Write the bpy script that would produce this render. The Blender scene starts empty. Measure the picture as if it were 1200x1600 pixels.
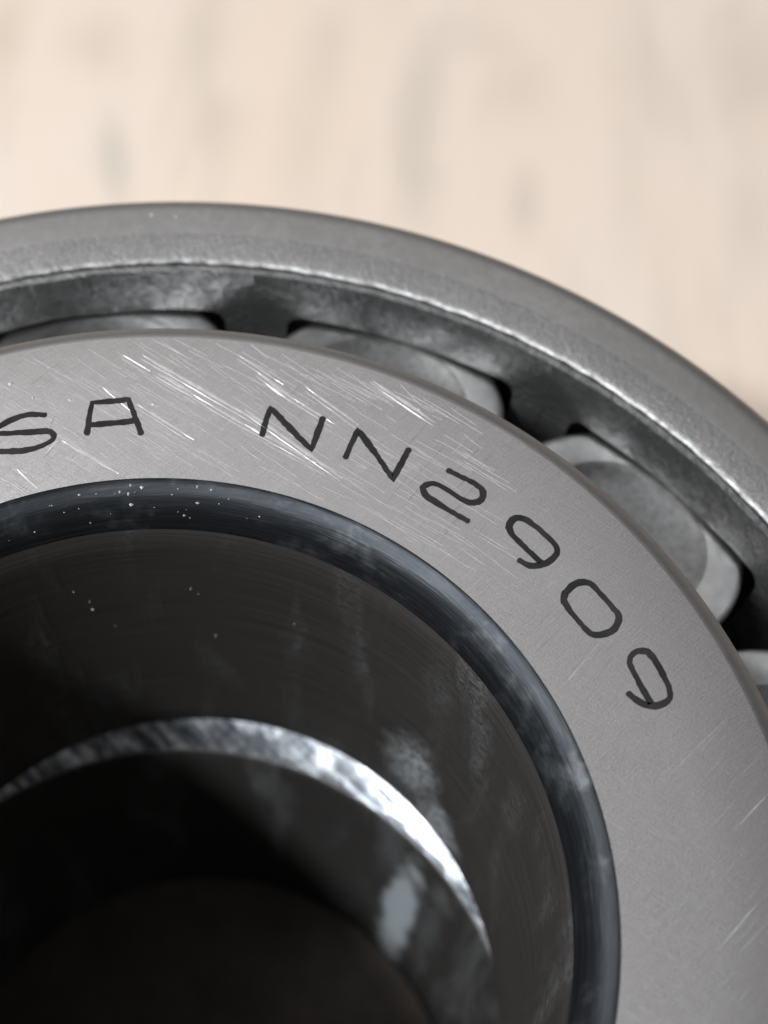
import bpy, bmesh, math, random
from mathutils import Vector, Matrix
random.seed(7)
K = 0.014            # metres per length unit (bore mouth radius of the bearing = 14 mm)
PI = math.pi
scene = bpy.context.scene
COL = scene.collection

# ------------------------------------------------------------------ camera
TILT, ROLL = 0.48286906, 0.08597495
CAM = Vector((0.44020656, -0.645785, 3.05631841))      # in units of K
FPX = 2300.0                                           # focal length in pixels of a 1200x1600 frame
ct, st, cr, sr = math.cos(TILT), math.sin(TILT), math.cos(ROLL), math.sin(ROLL)
CX = Vector((cr, sr*ct, sr*st)); CY = Vector((-sr, cr*ct, cr*st)); CZ = Vector((0, -st, ct))
cd = bpy.data.cameras.new('camera'); cam = bpy.data.objects.new('camera', cd); COL.objects.link(cam)
m3 = Matrix((CX, CY, CZ)).transposed()
cam.matrix_world = Matrix.Translation(CAM*K) @ m3.to_4x4()
cd.sensor_fit = 'VERTICAL'; cd.sensor_height = 36.0; cd.lens = FPX/1600*36.0
cd.clip_start = 0.002; cd.clip_end = 20.0
cd.dof.use_dof = True; cd.dof.focus_distance = 3.42*K; cd.dof.aperture_fstop = 58.0
cd.dof.aperture_blades = 0
scene.camera = cam

# ------------------------------------------------------------------ light
w = bpy.data.worlds.new('World'); scene.world = w; w.use_nodes = True
w.node_tree.nodes['Background'].inputs[0].default_value = (1.0, 0.98, 0.96, 1)
w.node_tree.nodes['Background'].inputs[1].default_value = 0.155
def lamp(name, az, el, dist, size, watts, col, aim=(0, 0, -0.3)):
    a, e = math.radians(az), math.radians(el)
    d = Vector((math.cos(a)*math.cos(e), math.sin(a)*math.cos(e), math.sin(e)))
    l = bpy.data.lights.new(name, 'AREA'); l.shape = 'DISK'; l.size = size; l.energy = watts; l.color = col
    o = bpy.data.objects.new(name, l); COL.objects.link(o)
    o.location = Vector(aim)*K + d*dist
    o.rotation_euler = d.to_track_quat('Z', 'Y').to_euler()
    return o
lamp('key_lamp', 217, 56, 0.40, 0.04, 1.8, (0.95, 0.98, 1.0))
lamp('side_fill', 165, 46, 0.50, 0.22, 0.9, (1.0, 0.985, 0.97))  # unseen fill, added to brighten the tabletop
lamp('far_fill_panel', 100, 50, 0.75, 0.74, 0.98, (1.0, 0.985, 0.97))  # unseen soft panel, added for the ring face's reflection and the table
vs = scene.view_settings
vs.view_transform = 'Standard'; vs.look = 'None'; vs.exposure = 0.0; vs.gamma = 1.0; vs.use_curve_mapping = False
scene.render.engine = 'CYCLES'
scene.cycles.max_bounces = 8; scene.cycles.glossy_bounces = 6
scene.cycles.sample_clamp_indirect = 6.0

def unproject(px, py, z=0.0):           # the place on a horizontal plane that a measured mark lies on
    d = CX*((px-600)/FPX) + CY*(-(py-800)/FPX) - CZ
    return CAM + d*((z-CAM.z)/d.z)
def on_wall(px, py, cx, cy, r):          # the place on an upright cylinder that a measured mark lies on
    d = CX*((px-600)/FPX) + CY*(-(py-800)/FPX) - CZ
    ox, oy = CAM.x-cx, CAM.y-cy
    a, b, c = d.x*d.x+d.y*d.y, 2*(ox*d.x+oy*d.y), ox*ox+oy*oy-r*r
    return CAM + d*((-b+math.sqrt(b*b-4*a*c))/(2*a))

# ------------------------------------------------------------------ materials
class Mat:
    def __init__(s, name):
        s.m = bpy.data.materials.new(name); s.m.use_nodes = True
        s.nt = s.m.node_tree; s.b = s.nt.nodes['Principled BSDF']
        tc = s.n('ShaderNodeTexCoord'); mp = s.n('ShaderNodeMapping')
        mp.inputs['Scale'].default_value = (1/K,)*3
        s.l(tc.outputs['Object'], mp.inputs['Vector']); s.co = mp.outputs['Vector']
    def n(s, t, **kw):
        o = s.nt.nodes.new(t)
        for k, v in kw.items(): setattr(o, k, v)
        return o
    def l(s, a, b): s.nt.links.new(a, b)
    def noise(s, scale, detail=3, rough=0.55, rot=0, stretch=(1, 1, 1), dist=0.0, co=None):
        mp = s.n('ShaderNodeMapping'); mp.inputs['Rotation'].default_value = (0, 0, rot)
        m2 = s.n('ShaderNodeMapping'); m2.inputs['Scale'].default_value = stretch
        s.l(co or s.co, mp.inputs['Vector']); s.l(mp.outputs[0], m2.inputs['Vector'])
        t = s.n('ShaderNodeTexNoise'); t.inputs['Scale'].default_value = scale
        t.inputs['Detail'].default_value = detail; t.inputs['Roughness'].default_value = rough
        t.inputs['Distortion'].default_value = dist
        s.l(m2.outputs[0], t.inputs['Vector']); return t.outputs[0]
    def ramp(s, x, stops):
        r = s.n('ShaderNodeValToRGB'); s.l(x, r.inputs[0])
        while len(r.color_ramp.elements) < len(stops): r.color_ramp.elements.new(0.5)
        for e, (p, c) in zip(r.color_ramp.elements, stops):
            e.position = p; e.color = c if len(c) == 4 else (*c, 1)
        return r.outputs[0]
    def rng(s, x, a, b, c, d, smooth=False):
        r = s.n('ShaderNodeMapRange'); s.l(x, r.inputs[0])
        if smooth: r.interpolation_type = 'SMOOTHSTEP'
        for i, v in enumerate((a, b, c, d)): r.inputs[i+1].default_value = v
        return r.outputs[0]
    def math(s, op, a, b=None):
        r = s.n('ShaderNodeMath', operation=op)
        for i, v in enumerate((a, b)):
            if v is None: continue
            if isinstance(v, (int, float)): r.inputs[i].default_value = v
            else: s.l(v, r.inputs[i])
        return r.outputs[0]
    def mix(s, f, a, b, mode='MIX'):
        r = s.n('ShaderNodeMix', data_type='RGBA', blend_type=mode)
        for i, v in ((0, f), (6, a), (7, b)):
            if isinstance(v, (int, float)): r.inputs[i].default_value = v
            elif isinstance(v, tuple): r.inputs[i].default_value = (*v, 1) if len(v) == 3 else v
            else: s.l(v, r.inputs[i])
        return r.outputs[2]
    def bump(s, h, strength, dist, nrm=None):
        b = s.n('ShaderNodeBump'); b.inputs['Strength'].default_value = strength
        b.inputs['Distance'].default_value = dist*K; s.l(h, b.inputs['Height'])
        if nrm: s.l(nrm, b.inputs['Normal'])
        return b.outputs[0]
    def set(s, **kw):
        for k, v in kw.items():
            i = s.b.inputs[k.replace('_', ' ')]
            if isinstance(v, (int, float)): i.default_value = v
            elif isinstance(v, tuple): i.default_value = (*v, 1) if len(v) == 3 else v
            else: s.l(v, i)
        return s.m

def steel_face():                       # ground steel face of the inner ring and its bore
    M = Mat('ground_steel')
    g1 = M.noise(26, 2, .6, math.radians(30), (.5, 22, 1))
    g2 = M.noise(30, 2, .6, math.radians(-47), (.4, 22, 1))
    fine = M.noise(170, 1, .6)
    big = M.noise(2.3, 2, .6)
    v = M.math('ADD', M.math('MULTIPLY', g1, .35), M.math('ADD', M.math('MULTIPLY', g2, .4), M.math('MULTIPLY', fine, .25)))
    col = M.ramp(v, [(.36, (.385, .374, .380)), (.5, (.482, .469, .474)), (.64, (.592, .580, .583))])
    col = M.mix(M.rng(big, .35, .7, 0, .35), col, (.42, .412, .42))
    r = M.rng(v, .3, .7, .50, .34)
    n = M.bump(v, .35, .0045)
    return M.set(Base_Color=col, Metallic=1.0, Roughness=r, Normal=n)
def steel_bore(name, patches, c0, c1, rough, grit):   # honed bore: dark oiled steel, fine turning rings, dried grease marks, painted-in reflections and highlights
    M = Mat(name)
    ring = M.noise(9, 3, .65, 0, (.25, .25, 16))
    refl_streaks = M.noise(3.6, 3, .6, 0, (1.5, 1.5, .30), .4)  # upright streaks that imitate soft reflections on the wall
    crumb = M.noise(48, 3, .6, 0, (1, 1, 1), .8)
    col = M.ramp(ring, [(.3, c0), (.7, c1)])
    sm = M.rng(refl_streaks, .47, .72, 0, .26, True)
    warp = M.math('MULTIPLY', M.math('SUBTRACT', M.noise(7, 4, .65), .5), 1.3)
    for P_, rad, k in patches:  # pale patches: grease marks and painted highlights
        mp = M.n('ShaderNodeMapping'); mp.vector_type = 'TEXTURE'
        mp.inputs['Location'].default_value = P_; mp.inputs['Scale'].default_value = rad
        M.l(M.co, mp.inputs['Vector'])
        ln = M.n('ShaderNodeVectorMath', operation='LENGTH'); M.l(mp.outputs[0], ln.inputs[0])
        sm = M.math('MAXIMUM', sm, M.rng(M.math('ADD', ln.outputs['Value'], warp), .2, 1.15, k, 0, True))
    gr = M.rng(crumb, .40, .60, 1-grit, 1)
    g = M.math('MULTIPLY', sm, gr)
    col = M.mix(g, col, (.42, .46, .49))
    n = M.bump(ring, .12, .005)
    n = M.bump(M.math('MULTIPLY', crumb, sm), .9*grit, .03, n)
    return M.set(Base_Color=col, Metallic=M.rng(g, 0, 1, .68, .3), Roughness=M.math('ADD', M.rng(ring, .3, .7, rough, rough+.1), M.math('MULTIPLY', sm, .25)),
                 Normal=n, Specular_Tint=(.75, .75, .75))
def steel_brushed():                    # coarse brushed seat of the lower ring
    M = Mat('brushed_seat_steel')
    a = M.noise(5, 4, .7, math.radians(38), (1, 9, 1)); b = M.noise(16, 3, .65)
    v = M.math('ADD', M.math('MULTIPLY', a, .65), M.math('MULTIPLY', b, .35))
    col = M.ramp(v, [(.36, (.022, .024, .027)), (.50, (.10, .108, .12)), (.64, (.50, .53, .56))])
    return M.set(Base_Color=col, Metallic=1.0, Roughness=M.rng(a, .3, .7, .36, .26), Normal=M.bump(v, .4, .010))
def steel_fillet():                     # turned lead-in radius, dark oiled steel with broken highlights painted into the colour
    M = Mat('turned_radius_steel')
    ring = M.noise(11, 3, .7, 0, (.35, .35, 8))
    broken_hl = M.noise(4.6, 4, .65, 0, (1, 1, 1.6), .2)
    nick = M.noise(24, 2, .6)
    col = M.ramp(ring, [(.3, (.020, .023, .027)), (.6, (.034, .038, .044)), (.8, (.085, .092, .10))])
    k = M.math('MULTIPLY', M.rng(broken_hl, .50, .68, 0, 1, True), M.rng(nick, .35, .6, .3, 1))
    col = M.mix(k, col, (.105, .115, .125))
    n = M.bump(ring, .22, .008)
    n = M.bump(nick, .07, .006, n)
    return M.set(Base_Color=col, Metallic=.8, Roughness=M.rng(broken_hl, .3, .7, .44, .54), Normal=n)
def rough_steel(name, c0, c1, rough, bs, bd, scale):
    M = Mat(name)
    a = M.noise(scale, 3, .62, 0, (1, 1, 1), .8)
    b = M.noise(3.1, 3, .6)
    f = M.noise(scale*3.4, 2, .6)
    col = M.ramp(a, [(.3, c0), (.7, c1)])
    col = M.mix(M.rng(b, .4, .7, 0, .3), col, tuple(x*.8 for x in c0))
    h = M.math('ADD', M.math('MULTIPLY', a, .7), M.math('MULTIPLY', f, .3))
    return M.set(Base_Color=col, Metallic=1.0, Roughness=M.rng(a, .3, .7, rough+.08, rough-.06), Normal=M.bump(h, bs, bd))
def plain(name, col, metal, rough, var=.25, scale=60):
    M = Mat(name); a = M.noise(scale, 3, .6)
    c = M.mix(M.rng(a, .3, .7, 0, 1), tuple(x*(1-var) for x in col), tuple(min(1, x*(1+var)) for x in col))
    return M.set(Base_Color=c, Metallic=metal, Roughness=rough, Normal=M.bump(a, .15, .006))
def table_mat():
    M = Mat('beige_laminate')
    a = M.noise(.9, 2, .55, 0, (1, .6, 1)); b = M.noise(1.5, 3, .6, 0, (2.2, .55, 1))
    col = M.mix(M.rng(a, .3, .7, 0, 1), (.735, .605, .50), (.735, .63, .545))
    col = M.mix(M.rng(b, .46, .74, 0, .38, True), col, (.585, .505, .435))
    return M, col
def table_finish(M, col, spots):
    wn = M.math('MULTIPLY', M.math('SUBTRACT', M.noise(3.5, 3), .5), .6)
    for (x, y, rx, ry, ang, k, c) in spots:         # printed smudges of the laminate pattern
        mp = M.n('ShaderNodeMapping'); mp.vector_type = 'TEXTURE'
        mp.inputs['Location'].default_value = (x, y, 0); mp.inputs['Rotation'].default_value = (0, 0, ang)
        mp.inputs['Scale'].default_value = (rx, ry, 1)
        M.l(M.co, mp.inputs['Vector'])
        ln = M.n('ShaderNodeVectorMath', operation='LENGTH')
        fl = M.n('ShaderNodeVectorMath', operation='MULTIPLY'); fl.inputs[1].default_value = (1, 1, 0)
        M.l(mp.outputs[0], fl.inputs[0]); M.l(fl.outputs[0], ln.inputs[0])
        wob = M.math('ADD', ln.outputs['Value'], wn)
        col = M.mix(M.rng(wob, -.1, 1.3, k*.9, 0, True), col, c)
    return M.set(Base_Color=col, Roughness=.6)

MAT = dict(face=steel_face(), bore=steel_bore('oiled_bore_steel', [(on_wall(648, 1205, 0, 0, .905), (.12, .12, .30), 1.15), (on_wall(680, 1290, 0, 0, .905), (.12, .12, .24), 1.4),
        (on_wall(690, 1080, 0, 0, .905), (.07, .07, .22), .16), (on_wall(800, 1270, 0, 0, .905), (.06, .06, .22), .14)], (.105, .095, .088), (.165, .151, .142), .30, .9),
    lower_bore=steel_bore('dull_bore_steel', [(on_wall(632, 1440, -.02, -.2, 1.0)-Vector((-.02, -.2, -1.462)), (.085, .085, .95), 1.7),  # tall pale patch paints a highlight onto the lower wall
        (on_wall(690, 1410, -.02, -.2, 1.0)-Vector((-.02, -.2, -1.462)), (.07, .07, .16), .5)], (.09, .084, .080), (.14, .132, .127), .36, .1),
    lower_face=steel_brushed(), fillet=steel_fillet(),
    cup=rough_steel('smooth_ring_steel', (.32, .311, .311), (.38, .371, .369), .46, .10, .010, 26),
    grain=rough_steel('grainy_ring_steel', (.23, .228, .23), (.34, .332, .33), .48, .36, .010, 58),
    cage=rough_steel('phosphated_cage_steel', (.16, .165, .168), (.36, .366, .368), .50, .5, .016, 30),
    lip=plain('burnished_lip_steel', (.30, .30, .30), 1.0, .52, .6, 40),
    roller=plain('roller_steel', (.55, .543, .54), 1.0, .36, .12, 18),
    recess=plain('roller_recess_steel', (.29, .287, .286), 1.0, .44, .2, 40),
    ink=plain('etched_black', (.011, .0092, .0098), 0.0, .9, .75, 14),
    scratch=plain('bare_scratch_steel', (.60, .59, .59), .5, .48, .1, 50),
    faint=plain('faint_scratch_steel', (.52, .51, .51), .45, .45, .1, 50),
    scuff=plain('scuffed_steel', (.60, .59, .595), .85, .42, .15, 50),
    bore_shade=plain('bore_shade_brown', (.062, .047, .037), 0.0, .6, .3, 6),  # dark brown that imitates shade at the bottom of the bore
    dust_and_glints=plain('pale_dust_glints', (.55, .54, .53), 0.3, .6, .1, 60))

# ------------------------------------------------------------------ helpers
def link(name, verts, faces, mats, parent=None, idx=None, angle=32):
    me = bpy.data.meshes.new(name); me.from_pydata([tuple(Vector(v)*K) for v in verts], [], faces); me.update()
    bm = bmesh.new(); bm.from_mesh(me); bmesh.ops.recalc_face_normals(bm, faces=bm.faces); bm.to_mesh(me); bm.free()
    for m in (mats if isinstance(mats, list) else [mats]): me.materials.append(m)
    if idx: me.polygons.foreach_set('material_index', idx)
    me.polygons.foreach_set('use_smooth', [True]*len(me.polygons)); me.set_sharp_from_angle(angle=math.radians(angle))
    o = bpy.data.objects.new(name, me); COL.objects.link(o); o.parent = parent
    return o
def fillet(cx, cz, r, a0, a1, n=6):
    return [(cx+r*math.cos(math.radians(a0+(a1-a0)*i/n)), cz+r*math.sin(math.radians(a0+(a1-a0)*i/n))) for i in range(n+1)]
def lathe(prof, seg, closed=True, wob=None):
    vs_, fs = [], []
    n = len(prof)
    for i in range(seg):
        a = 2*PI*i/seg
        for j, (r, z) in enumerate(prof):
            if wob: r, z = wob(j, a, r, z)
            vs_.append((r*math.cos(a), r*math.sin(a), z))
    for i in range(seg):
        k = (i+1) % seg
        for j in range(n if closed else n-1):
            j2 = (j+1) % n
            fs.append((i*n+j, i*n+j2, k*n+j2, k*n+j))
    return vs_, fs
def thing(name, label, cat, loc, group=None):
    o = bpy.data.objects.new(name, None); COL.objects.link(o); o.location = Vector(loc)*K
    o.empty_display_size = 0.01
    o['label'] = label; o['category'] = cat
    if group: o['group'] = group
    return o

# ------------------------------------------------------------------ setting
ZT = -2.93
M, col = table_mat()
spots = []
for (px, py, rx, ry, ang, k, c) in [
        (178, 250, .09, .38, .25, .55, (.42, .40, .35)), (650, 175, .13, .55, .0, .50, (.46, .42, .36)),
        (655, 300, .14, .42, .05, .38, (.48, .45, .40)), (318, 60, .16, .55, .0, .40, (.48, .41, .33)),
        (480, 210, .16, .75, .0, .30, (.50, .45, .38)), (345, 190, .16, .25, .1, .32, (.48, .40, .33)),
        (1160, 120, .16, .5, .0, .42, (.48, .42, .36)), (1170, 340, .14, .4, .0, .36, (.50, .45, .39)),
        (820, 318, .10, .26, .0, .50, (.46, .40, .34)), (810, 140, .2, .3, .0, .34, (.50, .43, .36)),
        (150, 70, .2, .25, .2, .36, (.48, .40, .31)), (990, 110, .15, .6, .0, .28, (.52, .45, .37)),
        (0, 60, .14, .35, .0, .5, (.45, .38, .30)), (750, 60, .2, .2, .3, .28, (.5, .43, .36)),
        (520, 70, .12, .35, .0, .32, (.5, .43, .36)), (985, 300, .12, .5, .0, .26, (.54, .46, .38))]:
    P = unproject(px, py, ZT); spots.append((P.x, P.y, rx*1.25, ry*1.2, ang, k, c))
tmat = table_finish(M, col, spots)
t = link('tabletop', [(-60, -60, ZT), (60, -60, ZT), (60, 60, ZT), (-60, 60, ZT),
                      (-60, -60, ZT-1), (60, -60, ZT-1), (60, 60, ZT-1), (-60, 60, ZT-1)],
         [(0, 1, 2, 3), (4, 5, 6, 7), (0, 1, 5, 4), (1, 2, 6, 5), (2, 3, 7, 6), (3, 0, 4, 7)], tmat)
t['kind'] = 'structure'; t['label'] = 'blurred beige tabletop with faint grey smudges'

# ------------------------------------------------------------------ bearing
SEG = 288
bearing = thing('roller_bearing', 'steel tapered roller bearing etched SA NN2909, on top of the stack', 'bearing', (0, 0, 0), 'two stacked roller bearings')

# inner ring: profile runs from the bore mouth outwards, down the rib, raceway, foot and back up the bore
BR = 0.905
prof = []; pm = []
def add(pts, m):
    for p_ in pts: prof.append(p_); pm.append(m)
add([(1.000, 0.0), (1.2, 0.0)], 0)
add([(1.399, 0.0)], 1)
add([(1.412, -.003), (1.436, -.018), (1.446, -.030)], 1)
add([(1.449, -.045), (1.449, -.40)], 1)
add([(1.44, -.41), (1.30, -.425), (1.232, -.46), (1.232, -.50)], 1)
add([(1.10, -1.30), (1.175, -1.31), (1.19, -1.33), (1.185, -1.43), (1.165, -1.45)], 1)
add([(.945, -1.45), (.915, -1.435)], 2)
nb = 10
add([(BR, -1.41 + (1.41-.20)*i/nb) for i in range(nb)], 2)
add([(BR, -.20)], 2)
add([(BR + .095*(1-math.cos(a_)), -.20 + .192*math.sin(a_)) for a_ in [PI/2*i/12 for i in range(1, 12)]], 3)
add([(.997, -.004)], 3)
vs_, fs = lathe(prof, SEG)
for j in range(len(prof)):
    if pm[j] == 3 and prof[j][1] < -.115: pm[j] = 2
idx = [pm[j] for i in range(SEG) for j in range(len(prof))]
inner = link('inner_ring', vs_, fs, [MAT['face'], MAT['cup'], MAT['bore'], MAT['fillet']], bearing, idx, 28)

# outer ring
op = [(1.860, -.335), (1.8605, -.318), (1.8635, -.3115), (1.870, -.3075), (1.880, -.305), (1.92, -.2995), (1.956, -.2955), (1.966, -.2950), (2.035, -.2975)] \
   + [(2.035+.073*math.sin(a_), -.3675+.07*math.cos(a_)) for a_ in [PI/2*i/8 for i in range(1, 9)]] \
   + [(2.108, -1.36), (2.09, -1.42), (2.04, -1.44), (1.70, -1.44), (1.668, -1.40), (1.968, -.58), (1.968, -.37), (1.875, -.345)]
def owob(j, a, r, z):
    if j <= 4: r += .0016*math.sin(a*61)*math.sin(a*23+1) + .0012*math.sin(a*143)
    return r, z
vs_, fs = lathe(op, SEG*2, True, owob)
outer = link('outer_ring', vs_, fs, [MAT['grain'], MAT['cup'], MAT['lip']], bearing, [2 if j < 3 else 0 if j < 6 else 1 for i in range(SEG*2) for j in range(len(op))])

# cage: one sheet with a rounded pocket for every roller
NR = 13; PITCH = 2*PI/NR; TH0 = math.radians(75.6)
ZTOP, ZPT, ZPB, ZB = -.318, -.492, -1.30, -1.40
def cage_r(z): return 1.832 if z > -.50 else 1.832 - (-.50-z)*math.tan(math.radians(13))
def cage_mesh(off):
    """one sector in (angle, z); the rings of points run from the pocket edge to the sector edge"""
    hw, rc = math.radians(11.0), .05
    def pocket(n):
        zc = (ZPT+ZPB)/2; hz = (ZPT-ZPB)/2; hx = hw*1.8
        pts = []
        for sx, sz, a0 in ((1, 1, 0), (-1, 1, 90), (-1, -1, 180), (1, -1, 270)):
            for i in range(7):
                a = math.radians(a0+15*i)
                pts.append((sx*(hx-rc)+rc*math.cos(a), zc+sz*(hz-rc)+rc*math.sin(a)))
            q0 = pts[-1]
            nx = {0: (-(hx-rc), zc+hz), 90: (-hx, zc-(hz-rc)), 180: (hx-rc, zc-hz), 270: (hx, zc+hz-rc)}[a0]
            for i in range(1, 8): pts.append((q0[0]+(nx[0]-q0[0])*i/8, q0[1]+(nx[1]-q0[1])*i/8))
        return [(x/1.8, z) for x, z in pts], zc
    P, zc = pocket(0)
    hx = PITCH/2
    out = []
    for x, z in P:                       # push every pocket point out to the sector's border
        dx, dz = x, z-zc
        k1 = hx/abs(dx) if abs(dx) > 1e-9 else 1e9
        k2 = ((ZTOP-zc) if dz > 0 else (zc-ZB))/abs(dz) if abs(dz) > 1e-9 else 1e9
        k = min(k1, k2); out.append([dx*k, zc+dz*k])
    for cx_, cz_ in ((hx, ZTOP), (-hx, ZTOP), (hx, ZB), (-hx, ZB)):      # snap the nearest to the corners
        b = min(out, key=lambda q: (q[0]-cx_)**2+(q[1]-cz_)**2); b[0], b[1] = cx_, cz_
    return P, out
P, Q = cage_mesh(0)
n = len(P); RG = 4
sheet = []
for g in range(RG+1):
    f = g/RG
    for (x0, z0), (x1, z1) in zip(P, Q): sheet.append((x0+(x1-x0)*f, z0+(z1-z0)*f))
cv, cf = [], []
for s in range(NR):
    base = len(cv); th = TH0+s*PITCH
    for lay in (0, 1):
        for x, z in sheet:
            r = cage_r(z)+(.026 if lay else 0)
            if lay == 0: r += .004*math.sin(x*37+s*2.1)*math.sin(z*19+s)      # slight stamping unevenness
            if z > -.325 and not lay: r += .008
            cv.append((r*math.cos(th+x), r*math.sin(th+x), z))
    N = len(sheet)
    for g in range(RG):
        for i in range(n):
            j = (i+1) % n
            a, b, c, d = g*n+i, g*n+j, (g+1)*n+j, (g+1)*n+i
            cf.append((base+a, base+b, base+c, base+d)); cf.append((base+N+d, base+N+c, base+N+b, base+N+a))
    for i in range(n):
        j = (i+1) % n
        cf.append((base+i, base+N+i, base+N+j, base+j))
        a, b = RG*n+i, RG*n+j
        if abs(sheet[a][1]-sheet[b][1]) < 1e-6: cf.append((base+a, base+b, base+N+b, base+N+a))
cage = link('cage', cv, cf, MAT['cage'], bearing, angle=40)

# rollers
R1, R2, LEN = .360, .322, .86
rp = [(0.0, -.030), (.10, -.029), (.17, -.026), (.205, -.019), (.235, -.009), (.250, -.0006), (.322, -.0005)] + \
     [(.336+.022*math.sin(a_), -.0235+.0225*math.cos(a_)) for a_ in [0, .4, .8, 1.2, PI/2]] + \
     [(R2, -LEN+.02), (R2-.02, -LEN), (0.0, -LEN)]
vs_, fs = lathe(rp, 64, False)
idx = [1 if j < 5 else 0 for i in range(64) for j in range(len(rp)-1)]
roller0 = None
for s in range(NR):
    th = TH0 + s*PITCH
    if roller0 is None:
        o = roller0 = link('roller', vs_, fs, [MAT['roller'], MAT['recess']], bearing, idx)
        bm = bmesh.new(); bm.from_mesh(o.data); bmesh.ops.remove_doubles(bm, verts=bm.verts, dist=1e-7); bm.to_mesh(o.data); bm.free()
    else:
        o = roller0.copy(); COL.objects.link(o); o.parent = bearing
    rc_, zc_ = 1.608, -.466
    o.location = Vector((rc_*math.cos(th), rc_*math.sin(th), zc_))*K
    ax = Vector((math.cos(th)*math.sin(math.radians(12)), math.sin(th)*math.sin(math.radians(12)), math.cos(math.radians(12))))
    o.rotation_euler = (ax.to_track_quat('Z', 'Y').to_matrix() @ Matrix.Rotation(random.uniform(0, 6.28), 3, 'Z')).to_euler()

# ------------------------------------------------------------------ etched characters on the inner ring
def crop(ox, oy, sc, pts): return [(ox+x/sc, oy+y/sc) for x, y in pts]
CH = [
 ('letter S', [crop(0, 560, 3, [(207, 265), (150, 263), (95, 272), (45, 292), (0, 318), (-38, 340), (-32, 354), (0, 352), (100, 348), (215, 341), (246, 352), (252, 370), (232, 391), (180, 415), (120, 430), (60, 435), (-20, 436), (-62, 426)])]),
 ('letter A', [crop(0, 560, 3, [(408, 350), (418, 280), (432, 207), (510, 202), (602, 193), (632, 270), (660, 350)]), crop(0, 560, 3, [(424, 311), (500, 306), (580, 298), (640, 290)])]),
 ('letter N', [crop(380, 600, 2.857, [(85, 225), (100, 170), (122, 105), (210, 198), (305, 295), (330, 225), (355, 155)])]),
 ('letter N', [crop(380, 600, 2.857, [(458, 325), (484, 265), (512, 205), (590, 310), (668, 425), (702, 360), (738, 295)])]),
 ('digit 2', [crop(380, 600, 2.857, [(918, 388), (985, 420), (1045, 452), (1070, 480), (1062, 515), (1030, 530), (985, 520), (930, 485), (870, 450), (830, 445), (803, 462), (812, 495), (850, 522), (920, 565), (1000, 610)])]),
 ('digit 9', [crop(640, 700, 2.609, [(450, 460), (490, 480), (545, 475), (590, 446), (603, 415), (580, 380), (520, 325), (470, 290), (435, 284), (408, 308), (412, 345), (470, 405), (535, 465)])]),
 ('digit 0', [crop(640, 700, 2.609, [(634, 590), (660, 565), (690, 548), (735, 551), (770, 585), (845, 670), (852, 700), (835, 735), (800, 757), (755, 763), (715, 735), (640, 645), (628, 615), (634, 590)])]),
 ('digit 9', [crop(640, 700, 2.609, [(895, 1003), (940, 1038), (1000, 1052), (1050, 1032), (1062, 1000), (1045, 950), (990, 850), (950, 826), (912, 838), (897, 875), (930, 945), (985, 1042)])]),
]
def smooth(pts, step):
    """Catmull-Rom where the stroke bends gently, straight where it turns sharply"""
    out = []
    for i in range(len(pts)-1):
        p1, p2 = pts[i], pts[i+1]
        p0 = pts[i-1] if i else p1*2-p2; p3 = pts[i+2] if i+2 < len(pts) else p2*2-p1
        def corner(a, b, c): return (b-a).length > 1e-9 and (c-b).length > 1e-9 and (b-a).angle(c-b) > 1.15
        if corner(p0, p1, p2): p0 = p1*2-p2
        if corner(p1, p2, p3): p3 = p2*2-p1
        m = max(2, int((p2-p1).length/step))
        for k in range(m):
            t_ = k/m
            out.append(.5*((2*p1)+(p2-p0)*t_+(2*p0-5*p1+4*p2-p3)*t_*t_+(3*p1-p0-3*p2+p3)*t_**3))
    out.append(pts[-1]); return out
def stroke(pts, wd, z, verts, faces, rnd):
    """a shallow bead along the stroke with round ends and an uneven edge"""
    for k, p in enumerate(pts):
        a = pts[max(0, k-1)]; b = pts[min(len(pts)-1, k+1)]
        tng = (b-a).normalized(); nr = Vector((-tng.y, tng.x, 0))
        lo = 1+.12*math.sin(k*.37+len(pts))
        w1, w2 = (wd*.5*lo*(1+rnd.uniform(-.15, .15)) for _ in range(2))
        base = len(verts)
        verts += [p+nr*w1+Vector((0, 0, -.0010)), p+nr*w1*.8+Vector((0, 0, z)), p-nr*w2*.8+Vector((0, 0, z)), p-nr*w2+Vector((0, 0, -.0010))]
        if k:
            q = base-4
            for e in range(3): faces.append((q+e, base+e, base+e+1, q+e+1))
    for end, sg in ((0, -1), (len(pts)-1, 1)):
        a = pts[max(0, end-1)]; b = pts[min(len(pts)-1, end+1)]
        tng = (b-a).normalized()*sg; nr = Vector((-tng.y, tng.x, 0))
        base = len(verts); verts.append(pts[end]+Vector((0, 0, z*1.05)))
        for i in range(9):
            an = -PI/2+PI*i/8; verts.append(pts[end]+(nr*math.sin(an)+tng*math.cos(an)*.9)*wd*.46+Vector((0, 0, z*1.05)))
        for i in range(8): faces.append((base, base+1+i, base+2+i))
for nm, lines in CH:
    v_, f_ = [], []
    for pl in lines:
        P3 = [unproject(x, y, 0) for x, y in pl]
        for p_ in P3: p_.z = 0
        stroke(smooth(P3, .009), .0170, .0010+.0002*len(v_)/500, v_, f_, random)
    o = link('etched_character', v_, f_, MAT['ink'], inner); o['label'] = 'dark etched ' + nm

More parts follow.
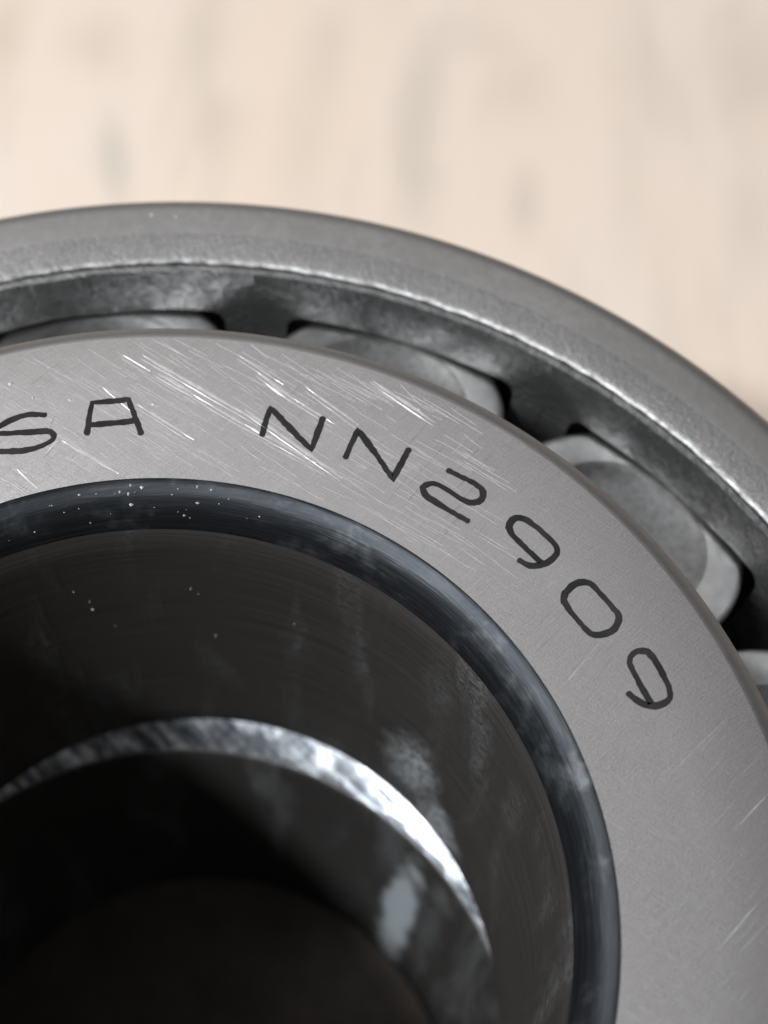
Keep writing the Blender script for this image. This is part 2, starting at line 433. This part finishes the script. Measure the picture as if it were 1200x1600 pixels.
# scratches: fine ridges thrown up on the ground face
rnd = random.Random(11)
big = [((220, 560), (402, 665), 1.2), ((243, 588), (300, 620), 1.1), ((300, 622), (405, 684), .8), ((213, 637), (300, 692), 1.0),
 ((93, 693), (182, 745), .9), ((157, 610), (205, 650), .6), ((24, 738), (55, 768), .9), ((67, 717), (88, 692), 1.2), ((370, 560), (440, 606), .8),
 ((190, 560), (232, 585), .7), ((415, 600), (447, 622), 1.5), ((447, 622), (520, 668), .7), ((580, 600), (676, 665), 1.3), ((380, 645), (532, 752), 1.3),
 ((380, 668), (490, 728), .9), ((625, 600), (662, 638), .7), ((475, 610), (556, 668), .8), ((539, 568), (590, 604), 1.6), ((400, 587), (463, 634), 1.1),
 ((558, 568), (578, 583), 1.8), ((440, 616), (503, 554), .8), ((452, 618), (510, 562), .6), ((161, 530), (318, 602), 1.2), ((315, 530), (418, 600), 1.1),
 ((238, 530), (300, 562), .7), ((392, 538), (420, 560), .8), ((835, 934), (874, 903), .8), ((874, 1079), (939, 1003), .9), ((867, 1083), (900, 1040), .6),
 ((1025, 1232), (1142, 1116), .5), ((1118, 1489), (1190, 1405), .8), ((1148, 1297), (1200, 1240), .8), ((1095, 1310), (1150, 1250), .6), ((1155, 1490), (1200, 1440), .6),
 ((700, 716), (735, 680), .9), ((715, 760), (800, 700), .5), ((50, 600), (95, 565), .5), ((80, 625), (92, 650), .7), ((85, 650), (76, 672), .7), ((1090, 1180), (1140, 1125), .4)]
def scratch_mesh(segs, verts, faces, hk=.12):
    for a, b, wd in segs:
        A, B = unproject(*a, 0), unproject(*b, 0); A.z = B.z = 0
        d = B-A; nr = Vector((-d.y, d.x, 0)).normalized(); w0 = .0042*wd
        ns = max(3, int(d.length/.02)); base = len(verts)
        for k in range(ns+1):
            f = k/ns; w_ = w0*(.25+.75*math.sin(PI*f)**.5)*rnd.uniform(.55, 1.15)
            c = A+d*f+nr*rnd.uniform(-.0006, .0006)
            verts += [c+nr*w_*.5+Vector((0, 0, -.0004)), c+Vector((0, 0, (.0007 if hk > .1 else .0004)+w_*hk)), c-nr*w_*.5+Vector((0, 0, -.0004))]
            if k:
                q = base+3*(k-1)
                faces += [(q, q+3, q+4, q+1), (q+1, q+4, q+5, q+2)]
def on_face(x, y):
    P_ = unproject(x, y, 0); r = math.hypot(P_.x, P_.y); return 1.01 < r < 1.395
v_, f_ = [], []
scratch_mesh([s for s in big if on_face(*s[0]) and on_face(*s[1])], v_, f_)
o = link('scratches', v_, f_, MAT['scratch'], inner); o['kind'] = 'stuff'
soft = [((a[0]+3, a[1]-5), (b[0]+3, b[1]-5), w_*2.6) for a, b, w_ in big[:26]]
v_, f_ = [], []
scratch_mesh([s for s in soft if on_face(*s[0]) and on_face(*s[1])], v_, f_, .02)
o = link('scuffs', v_, f_, MAT['scuff'], inner); o['kind'] = 'stuff'
faint = []
while len(faint) < 300:
    if rnd.random() < .62:
        x, y = rnd.uniform(-60, 760), rnd.uniform(510, 860); a = math.radians(rnd.gauss(31, 3)); L = rnd.uniform(15, 110)
    else:
        x, y = rnd.uniform(600, 1250), rnd.uniform(620, 1700); a = math.radians(rnd.gauss(-48, 4)); L = rnd.uniform(15, 90)
    e = (x+L*math.cos(a), y+L*math.sin(a))
    if on_face(x, y) and on_face(*e): faint.append(((x, y), e, rnd.uniform(.16, .42)))
v_, f_ = [], []
scratch_mesh(faint, v_, f_)
o = link('faint_scratches', v_, f_, MAT['faint'], inner); o['kind'] = 'stuff'

# dust and metal crumbs on the rings; those at the lead-in radius imitate glints
def crumbs(spots_, parent, name):
    v_, f_ = [], []
    for P_, s in spots_:
        base = len(v_)
        for dx, dy, dz in ((1, 0, 0), (0, 1, 0), (-1, 0, 0), (0, -1, 0), (0, 0, .8), (0, 0, -.6)):
            v_.append(P_+Vector((dx, dy, dz))*s*rnd.uniform(.7, 1.3))
        for i in range(4): f_.append((base+i, base+(i+1) % 4, base+4)); f_.append((base+(i+1) % 4, base+i, base+5))
    o = link(name, v_, f_, MAT['dust_and_glints'], parent); o['kind'] = 'stuff'
sp = [(unproject(x, y, 0), s) for x, y, s in ((17, 600, .008), (240, 632, .006), (52, 622, .005), (110, 625, .005), (655, 640, .004))]
for x, y, s_ in ((160, 757, .006), (201, 771, .008), (204, 758, .007), (222, 761, .007), (242, 755, .006), (308, 760, .007), (309, 786, .006), (341, 774, .006), (205, 788, .006), (262, 757, .005),
                 (140, 762, .005), (187, 768, .005), (330, 765, .005), (285, 764, .004)):
    z_ = 0.0
    while z_ > -.2:                      # walk down the sight line to the lead-in radius
        q = unproject(x, y, z_); t_ = min(1.0, max(0.0, (z_+.2)/.192))
        if math.hypot(q.x, q.y) >= BR+.095*(1-math.cos(math.asin(t_))): break
        z_ -= .004
    sp.append((q, s_*.8))
for _ in range(26):                      # bright flakes imitating glints along the worn edge of the lead-in radius
    a_ = math.radians(rnd.gauss(97, 11)); t_ = rnd.uniform(.68, .98)
    r_ = BR+.095*(1-math.cos(math.asin(t_)))
    sp.append((Vector((r_*math.cos(a_), r_*math.sin(a_), -.20+.192*t_)), rnd.choice((.0012, .0015, .002, .0025, .004))))
for x, y, s_ in ((145, 952, .006), (140, 940, .004), (298, 920, .004), (337, 993, .005), (115, 925, .004), (310, 928, .003), (180, 978, .003), (460, 975, .004)):
    sp.append((on_wall(x, y, 0, 0, .904), s_*.55))
crumbs(sp, inner, 'dust_and_glints')
sp = [(unproject(x, y, -.298), s) for x, y, s in ((238, 336, .007), (275, 339, .007), (220, 355, .005), (622, 408, .006), (80, 372, .004))]
crumbs(sp, outer, 'dust_and_glints')

# ------------------------------------------------------------------ the second bearing under it
lower = thing('roller_bearing', 'plain lower bearing seen through the bore as a bright crescent', 'bearing', (-.045, -.205, -1.462), 'two stacked roller bearings')
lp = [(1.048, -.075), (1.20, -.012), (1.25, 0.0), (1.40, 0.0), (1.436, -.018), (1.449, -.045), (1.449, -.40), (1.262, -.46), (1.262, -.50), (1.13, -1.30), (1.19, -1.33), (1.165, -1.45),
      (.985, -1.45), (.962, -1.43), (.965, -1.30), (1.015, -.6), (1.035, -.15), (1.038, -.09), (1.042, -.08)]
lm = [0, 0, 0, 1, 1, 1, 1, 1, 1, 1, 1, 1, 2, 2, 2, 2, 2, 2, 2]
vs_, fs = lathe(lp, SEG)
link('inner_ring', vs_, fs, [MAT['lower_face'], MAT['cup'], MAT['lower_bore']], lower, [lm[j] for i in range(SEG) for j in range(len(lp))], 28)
vs_, fs = lathe([(0.0, -1.405), (.5, -1.405), (.955, -1.40), (.955, -1.455), (.5, -1.458), (0.0, -1.458)], 96, False)
link('bore_shade_disc', vs_, fs, MAT['bore_shade'], lower)  # added dark disc, stands in for the shaded floor of the bore
for ch in list(bearing.children):
    if ch == inner: continue
    c = ch.copy(); COL.objects.link(c); c.parent = lower
